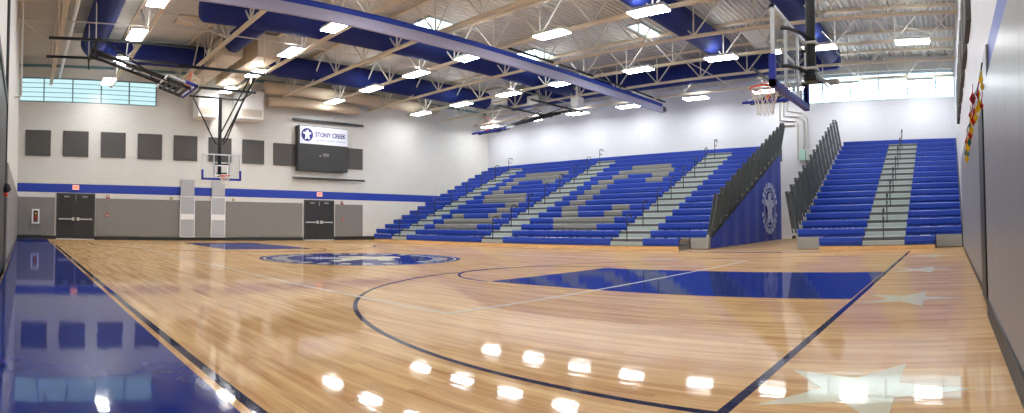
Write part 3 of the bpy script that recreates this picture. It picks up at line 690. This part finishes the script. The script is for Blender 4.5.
# doors
def double_door(n, b, z, label):
    t = thing('door_%d' % n, label, 'door', (A1, b, 0)); t['kind'] = 'structure'
    w = 1.90; fr = MB(); a = A1
    for (x0, x1, z0, z1) in ((b, b + .06, 0, z), (b + w - .06, b + w, 0, z), (b, b + w, z - .06, z)): fr.box(a - .08, a - .001, x0, x1, z0, z1)
    fr.build('door_frame', M['dark'], t)
    MB().box(a - .12, a - .001, b, b + w, 0, .035).build('threshold', M['silver'], t)
    mid = b + w / 2
    for s, (x0, x1) in enumerate(((b + .065, mid - .006), (mid + .006, b + w - .065))):
        lf = MB().rbox(a - .05, a - .002, x0, x1, .04, z - .065, r=.005).build('door_leaf', M['door'], t)
        pbx = MB().rbox(a - .13, a - .09, x0 + .06, x1 - .06, .97, 1.03, r=.01)
        pbx.box(a - .12, a - .05, x0 + .05 if s else x1 - .17, x0 + .17 if s else x1 - .05, .92, 1.09)
        pbx.box(a - .1, a - .05, x1 - .12 if s else x0 + .05, x1 - .06 if s else x0 + .11, .96, 1.04); pbx.build('push_bar', M['silver'], lf)
        MB().rbox(a - .11, a - .05, (x0 + x1) / 2 - .13, (x0 + x1) / 2 + .13, z - .2, z - .13, r=.01).build('door_closer', M['endbox'], lf)
    MB().box(a - .055, a - .045, mid - .012, mid + .012, z - .3, z - .1).build('centre_latch', M['silver'], t)
    return t
double_door(1, .40, 2.27, 'left black double door with silver push bars'); double_door(2, 13.72, 2.24, 'right black double door with silver push bars')
def exit_sign(b, label):
    t = thing('exit_sign', label, 'exit sign', (A1, b, 2.46)); MB().rbox(A1 - .07, A1 - .008, b, b + .32, 2.45, 2.68, r=.01).build('housing', M['exit'], t)
    text_mesh('EXIT', 'exit_lettering', b + .04, 2.50, .13, .24, A1 - .074, M['exitred'], t, .004)
exit_sign(1.18, 'glowing exit sign above the left double door'); exit_sign(14.53, 'glowing exit sign above the right double door')
def strobe(b, z, label, red=True):
    t = thing('fire_alarm_strobe', label, 'fire alarm', (A1, b, z)); MB().rbox(A1 - .07, A1 - .001, b - .08, b + .08, z - .09, z + .09, r=.012).build('housing', M['red'], t)
    MB().rbox(A1 - .1, A1 - .07, b - .04, b + .04, z - .02, z + .06, r=.01).build('lens', M['sign'], t)
strobe(2.96, 2.14, 'red fire alarm strobe right of the left double door'); strobe(16.17, 2.12, 'red fire alarm strobe right of the right double door')
def pull(b, z, label):
    t = thing('fire_alarm_pull', label, 'fire alarm', (A1 - .06, b, z)); MB().rbox(A1 - .11, A1 - .06, b - .06, b + .06, z - .09, z + .09, r=.01).build('housing', M['red'], t)
    MB().box(A1 - .13, A1 - .11, b - .045, b + .045, z - .02, z + .01).build('pull_handle', M['white'], t)
pull(2.91, 1.23, 'small red pull station right of the left double door'); pull(16.19, 1.16, 'small red pull station right of the right double door')
t = thing('extinguisher_cabinet', 'white fire extinguisher cabinet left of the left double door', 'cabinet', (A1 - .06, -.62, .74))
MB().ring([(-.81, .74), (-.43, .74), (-.43, 1.46), (-.81, 1.46)], [(-.73, .82), (-.51, .82), (-.51, 1.38), (-.73, 1.38)], 'a', A1 - .13, A1 - .06).build('cabinet_frame', M['white'], t)
MB().box(A1 - .075, A1 - .065, -.73, -.51, .82, 1.38).build('cabinet_back', M['cabglass'], t)
ex = MB().tube([(A1 - .1, -.62, .86), (A1 - .1, -.62, 1.1), (A1 - .1, -.62, 1.16)], [.055, .055, .02], 12).build('extinguisher', M['red'], t, smooth=True)
MB().tube([(A1 - .1, -.62, 1.17), (A1 - .1, -.62, 1.3)], .03, 8).build('yellow_tag', M['yellow'], t)
for b, z, l in ((6.2, 2.13, 'small tan thermostat on the wall left of the climbing boards'), (9.56, 2.14, 'small tan thermostat on the wall right of the climbing boards')):
    tag(MB().rbox(A1 - .05, A1 - .001, b - .08, b + .08, z - .07, z + .07, r=.012).build('thermostat', M['tan']), l, 'thermostat')
for b, l in ((6.64, 'left tall pale grey perforated climbing board'), (8.30, 'right tall pale grey perforated climbing board below the hoop')):
    t = thing('climbing_board', l, 'climbing board', (A1 - .1, b, .18), 'climbing boards')
    w = .78
    for (z0, z1) in ((.2, 1.07), (1.36, 2.22), (2.26, 3.1)):
        mb = MB().rbox(A1 - .13, A1 - .08, b + .03, b + w - .03, z0, z1, r=.01)
        for i in range(5):
            for j in range(6): mb.box(A1 - .133, A1 - .128, b + .11 + i * .125, b + .145 + i * .125, z0 + .07 + j * .14, z0 + .105 + j * .14, 1)
        mb.build('perforated_board', [M['peg'], M['endbox']], t)
    MB().box(A1 - .125, A1 - .08, b + .02, b + w - .02, 1.07, 1.36).build('middle_band', M['white'], t)
    mb = MB(); 
    for x in (b, b + w - .03): mb.box(A1 - .14, A1 - .065, x, x + .03, .18, 2.26)
    mb.box(A1 - .14, A1 - .065, b, b + w, 2.22, 2.26).box(A1 - .14, A1 - .065, b, b + w, .17, .2); mb.build('frame', M['white'], t)
# conduits on the bleacher wall
def pipe(pts, r, label):
    tag(MB().tube([(x, B1 - .08, z) for x, z in pts], r, 8).build('conduit_pipe', M['green']), label, 'pipe', 'cream conduits between the bleacher banks')
pipe([(6.93, 8.2), (6.93, 6.58), (6.15, 6.42), (5.88, 6.1), (5.88, 3.9)], .045, 'outermost cream conduit stepping down right of the blue tarp')
pipe([(7.12, 8.2), (7.12, 6.34), (6.34, 6.24), (6.10, 5.98), (6.10, 4.56)], .045, 'middle cream conduit stepping down to the pale teal box')
pipe([(7.33, 8.2), (7.33, 6.1), (6.52, 6.03), (6.40, 5.85), (6.40, 4.0)], .045, 'inner cream conduit stepping down beside the pale teal box')
pipe([(7.36, 5.86), (6.56, 5.84)], .06, 'short level cream pipe at the top of the bleacher rails')
tag(MB().rbox(5.98, 6.30, B1 - .16, B1 - .001, 3.95, 4.5, r=.02).build('junction_box', M['teal']), 'pale teal box at the foot of the cream conduits', 'junction box')
tag(MB().rbox(6.0, 6.1, B1 - .05, B1 - .001, 1.35, 1.5, r=.01).build('wall_switch', M['dark']), 'small dark switch low on the wall between the bleacher banks', 'switch')
# garland on the right wall
t = thing('paper_garland', 'string of red and yellow paper shapes hanging along the right wall', 'garland', (A0 + .1, 5.4, 2.7))
mb = MB(); mb.tube([(A0 + .085, 4.4 + .37 * i, 2.42 - .05 * math.sin(i * .9)) for i in range(14)], .008, 6); mb.build('cord', M['dark'], t)
gl = [(4.55, 2.30, 'y', .07), (4.42, 2.2, 'y', .06), (4.98, 2.24, 'redp', .07), (6.5, 2.5, 'redp', .12), (4.45, 2.02, 'redp', .05), (4.9, 2.14, 'y', .06), (5.25, 2.14, 'y', .08), (5.9, 2.22, 'redp', .07), (6.5, 2.22, 'redp', .1),
      (5.7, 2.12, 'y', .08), (7.0, 2.3, 'y', .09), (7.4, 2.44, 'redp', .08), (7.5, 2.3, 'g', .07), (6.85, 2.14, 'y', .09), (7.6, 2.18, 'redp', .1), (8.0, 2.16, 'y', .1), (8.9, 2.24, 'redp', .1), (7.7, 2.08, 'g', .09), (8.5, 2.1, 'y', .12), (9.1, 2.06, 'g', .12), (9.0, 1.95, 'y', .1)]
for y, z, c, r in gl:
    r *= .8
    m = {'y': M['yellow'], 'redp': M['redp'], 'g': M['greenp']}[c]
    q = MB(); cx = A0 + .085 + random.random() * .02
    for k in range(3):
        th = k * PI / 3 + .3
        q.add([(cx + r * .5 * math.cos(th), y + r * .8 * math.sin(th), z), (cx, y, z + r * 1.0), (cx - r * .5 * math.cos(th), y - r * .8 * math.sin(th), z), (cx, y, z - r * 1.0), (cx + .01, y + .01, z)], [(0, 1, 4), (1, 2, 4), (2, 3, 4), (3, 0, 4)])
    q.bar((cx, y, z + r * .9), (A0 + .085, y, z + r * .9 + .1), .008)
    q.build('paper_shape', m, t)

# ------------------------------------------------------------------ bleachers
def RY(k): return 16.75 + .585 * k
def RZ(k): return .40 + .262 * k
NR = 17
AIS = [(22.45, 23.70), (15.79, 17.06), (9.10, 10.45)]
GRAY = {2: [(18.56, 21.6), (11.86, 14.04)], 3: [(18.08, 21.6), (11.4, 14.5)], 4: [(20.72, 21.6), (18.08, 18.97), (13.6, 14.49), (11.39, 12.28)],
        5: [(18.08, 18.96), (14.04, 14.93), (11.39, 12.27)], 6: [(18.06, 18.95), (14.04, 14.92)], 7: [(18.08, 21.12), (14.04, 14.93)], 8: [(18.55, 21.58), (14.04, 14.93)],
        9: [(20.69, 21.57), (14.03, 14.93)], 10: [(20.68, 21.6), (14.02, 14.92), (11.36, 12.27)], 11: [(20.66, 21.6), (18.06, 18.96), (13.57, 14.47), (11.35, 12.25)],
        12: [(18.08, 21.6), (11.36, 14.46)], 13: [(18.07, 21.15), (11.8, 14.02)]}
def bank(label, lo, hi, lo0, hi0, aisles, gray, ends):
    t = thing('bleacher_bank', label, 'bleachers', ((lo + hi) / 2, RY(0), 0))
    # stepped under-structure
    poly = [(RY(0) + .06, 0), (RY(0) + .06, RZ(0) - .02)]
    d = MB()
    for k in range(NR):
        a0, a1 = (lo0, hi0) if k == 0 else (lo, hi)
        d.box(a0 + .02, a1 - .02, RY(k) + .10, RY(k) + .70, RZ(k) - .26, RZ(k) - .225)      # footboard
        d.box(a0 + .02, a1 - .02, RY(k) + .09, RY(k) + .12, RZ(k) - .26, RZ(k) - .03)       # riser behind seat
    d.box(lo0 + .02, hi0 - .02, RY(0) + .05, RY(0) + .09, .12, RZ(0) - .05)
    for k in range(2, NR, 2):
        for a in [lo + .15 + i * (hi - lo - .3) / 6 for i in range(7)]: d.box(a - .04, a + .04, RY(k) + .3, RY(k) + .38, 0, RZ(k) - .25)
    for (e, s_, _t, rails) in ends:
        if rails:
            for k in range(1, NR): d.box(min(e, e - s_ * .04), max(e, e - s_ * .04), RY(k) + .02, RY(k) + .64, max(.02, RZ(k) - .75), RZ(k) - .12)
    d.build('frame', M['under'], t)
    MB().box(lo0, hi0, RY(0) + .02, RY(0) + .08, .005, .115).build('kickboard', M['orange'], t)
    for k in range(NR):
        a0, a1 = (lo0, hi0) if k == 0 else (lo, hi)
        cuts = sorted([(max(x, a0), min(y, a1), 'A') for x, y in aisles if k < NR - 1] + [(x, y, 'G') for x, y in gray.get(k, [])])
        segs = []; c = a0
        for x, y, tp in cuts:
            if x > c: segs.append((c, x, 0))
            if tp == 'G': segs.append((x, y, 1))
            c = y
        if c < a1: segs.append((c, a1, 0))
        y, z = RY(k), RZ(k)
        prof = [(y + .03, z - .20), (y + .005, z - .18), (y, z - .035), (y + .012, z - .008), (y + .04, z), (y + .27, z - .012), (y + .27, z - .05), (y + .05, z - .06), (y + .05, z - .20)]
        runs = [[]]
        for sg_ in segs:
            if runs[-1] and sg_[0] - runs[-1][-1][1] > .5: runs.append([])
            runs[-1].append(sg_)
        for run in runs:
            mb = MB()
            for x0, x1, mi in run:
                n = max(1, round((x1 - x0) / .447)); w = (x1 - x0) / n
                for i in range(n): mb.prism(prof, 'a', x0 + i * w, x0 + (i + 1) * w - .002, mi)
                mb.box(x0, x1, y + .045, y + .06, z - .258, z - .19, mi)
            mb.build('seat_row', [M['seat'], M['seat_gray']], t)
    for x0, x1 in aisles:
        for k in range(NR - 1):
            y, z = RY(k), RZ(k); mb = MB()
            mb.box(x0 + .01, x1 - .01, y + .0, y + .30, z - .262, z - .145, 0).box(x0 + .01, x1 - .01, y - .012, y + .30, z - .145, z - .125, 1)
            mb.box(x0 + .01, x1 - .01, y + .16, y + .60, z - .125, z - .02, 0).box(x0 + .01, x1 - .01, y + .148, y + .60, z - .02, z, 1)
            mb.build('aisle_step', [M['step_face'], M['step']], t)
        for k in range(0, NR - 1, 2):
            xc = (x0 + x1) / 2; y, z = RY(k) + .05, RZ(k) - .14
            mb = MB(); mb.tube([(xc, y, z), (xc, y, z + .90), (xc, y + .05, z + .97), (xc, y + .24, z + 1.0), (xc, y + .32, z + .94), (xc, y + .32, z + .86)], .018, 8)
            mb.tube([(xc, y, z + .70), (xc, y + .20, z + .72), (xc, y + .25, z + .66)], .014, 6)
            mb.tube([(xc, y, z), (xc, y, z + .02)], .05, 10)
            mb.build('handrail', M['dark'], t)
    for (e, s, tarp, rails) in ends:
        if rails:
            for k in range(1, NR - 1):
                y, z = RY(k) + .02, RZ(k) - .14; L = .24 * s; mb = MB(); hh = 1.36
                P = lambda u, v, t=0: (e + s * (.03 + t) + L * v, y + u + .06 * v, z + hh * v)
                w = .36
                for tt in (0, .13):
                    mb.bar(P(0, 0, tt), P(0, 1, tt), .04).bar(P(w, 0, tt), P(w, .95, tt), .04).bar(P(0, 1, tt), P(w, .95, tt), .04).bar(P(0, .12, tt), P(w, .12, tt), .03)
                    for q in range(1, 5): mb.bar(P(w * q / 5, .12, tt), P(w * q / 5, .97, tt), .022)
                for v in (.15, .55, 1): mb.bar(P(0, v, 0), P(0, v, .13), .035); mb.bar(P(w, v * .95, 0), P(w, v * .95, .13), .03)
                mb.build('end_rail', M['rail'], t)
                g = MB().rbox(e + s * .02 - .05, e + s * .02 + .05, y - .04, y + .10, z - .16, z - .02, r=.015); g.build('rail_foot', M['endbox'], t)
    return t
L = bank('wide left bleacher bank, blue seats with two large grey letters', 6.9, 26.0, 7.72, 25.35, AIS, GRAY, [(6.9, -1, True, True)])
Rb = bank('narrow right bleacher bank of plain blue seats', -1.57, 3.70, -.74, 2.86, [(.19, 1.50)], {}, [(3.70, 1, False, True)])
def endbox(par, x0, x1):
    MB().rbox(x0, x1, 17.28, 17.6, .02, .40, r=.012).build('end_box', M['endbox'], par)
endbox(L, 6.84, 7.5); endbox(Rb, 2.9, 3.7); endbox(Rb, -1.57, -.76)
MB().box(-1.6, -1.56, 17.28, 26.6, 0, .06).bar((-1.585, 17.3, .0), (-1.585, 17.3, .7), .04).bar((-1.585, 17.3, .7), (-1.585, 26.4, 4.6), .05).build('end_trim', M['black'], Rb)
# blue side tarp with crest
tp = MB(); y0, y1 = 17.5, 26.1
n = 40
for s in (0, 1):
    pass
vs = []; fs = []
for i in range(n + 1):
    y = y0 + (y1 - y0) * i / n; zt = .34 + (4.12 - .34) * i / n; da = .03 * math.sin(i * 1.1)
    for off in (0, .02): vs += [(6.80 + da + off, y, .04), (6.80 + da * .4 + off, y, zt)]
for i in range(n):
    o = 4 * i; fs += [(o, o + 4, o + 5, o + 1), (o + 2, o + 3, o + 7, o + 6), (o + 1, o + 5, o + 7, o + 3), (o, o + 2, o + 6, o + 4)]
fs += [(0, 1, 3, 2), (4 * n, 4 * n + 2, 4 * n + 3, 4 * n + 1)]
tarp = tp.add(vs, fs).build('side_tarp', M['tarp'], L); tarp['label'] = 'blue vinyl side curtain with a faded white crest'
mb = MB(); cx, cz, R = 24.1, 1.50, 1.22
A_ = 6.745
emb = lambda p: mb.prism(p, 'a', A_, A_ + .012)
for k in range(22):
    t0 = 2 * PI * k / 22; poly = []
    for dr, dt in ((-.10, -.09), (.10, -.09), (.10, .09), (-.10, .09)): poly.append((cx + R * (.85 + dr) * math.cos(t0 + dt) , cz + R * (.85 + dr) * math.sin(t0 + dt)))
    if k % 11 != 0: emb(poly)
crest_fig(cx, cz, R * .78, A_, A_ + .012, mb)
mb.ring(circ(cx, cz, R * .68, 40), circ(cx, cz, R * .64, 40), 'a', A_, A_ + .012)
mb.build('tarp_crest', M['logo'], tarp)

# ------------------------------------------------------------------ light, world, camera
w = bpy.data.worlds.new('World'); SC.world = w; w.use_nodes = True
nt = w.node_tree; bg = nt.nodes['Background']
st = nt.nodes.new('ShaderNodeTexSky'); st.sky_type = 'HOSEK_WILKIE' if 'HOSEK_WILKIE' in [i.identifier for i in st.bl_rna.properties['sky_type'].enum_items] else st.sky_type
nt.links.new(st.outputs['Color'], bg.inputs['Color']); bg.inputs['Strength'].default_value = .6

CAM = dict(a=-1.1847, b=-1.1649, h=.9756, yaw=.0429, pitch=.0334, roll=-.0046, f=588.4838, y0=203.2508)
cd = bpy.data.cameras.new('camera'); cam = bpy.data.objects.new('camera', cd); COL.objects.link(cam); SC.camera = cam
cd.type = 'PANO'; cd.panorama_type = 'CENTRAL_CYLINDRICAL'
cd.central_cylindrical_range_u_min = -512 / CAM['f']; cd.central_cylindrical_range_u_max = 512 / CAM['f']
cd.central_cylindrical_range_v_min = -(413 - CAM['y0']) / CAM['f']; cd.central_cylindrical_range_v_max = CAM['y0'] / CAM['f']
cd.central_cylindrical_radius = 1; cd.clip_start = .02; cd.clip_end = 200
al = PI / 4 + CAM['yaw']
F = BV((math.cos(al), math.sin(al), 0)); R_ = BV((-math.sin(al), math.cos(al), 0)); U = Vector((0, 0, 1))
cp, sp = math.cos(CAM['pitch']), math.sin(CAM['pitch']); cr, sr = math.cos(CAM['roll']), math.sin(CAM['roll'])
F2 = F * cp + U * sp; U2 = -F * sp + U * cp
R3 = R_ * cr + U2 * sr; U3 = -R_ * sr + U2 * cr
mw = Matrix((R3, U3, -F2)).transposed().to_4x4(); mw.translation = BV((CAM['a'], CAM['b'], CAM['h']))
cam.matrix_world = mw
vs_ = SC.view_settings; vs_.view_transform = 'Standard'; vs_.look = 'None'; vs_.gamma = 1; vs_.exposure = .2; vs_.use_curve_mapping = False
SC.cycles.use_denoising = True
SC.cycles.max_bounces = 8; SC.cycles.diffuse_bounces = 5; SC.cycles.glossy_bounces = 4; SC.cycles.transmission_bounces = 6; SC.cycles.transparent_max_bounces = 8
SC.cycles.sample_clamp_indirect = 8
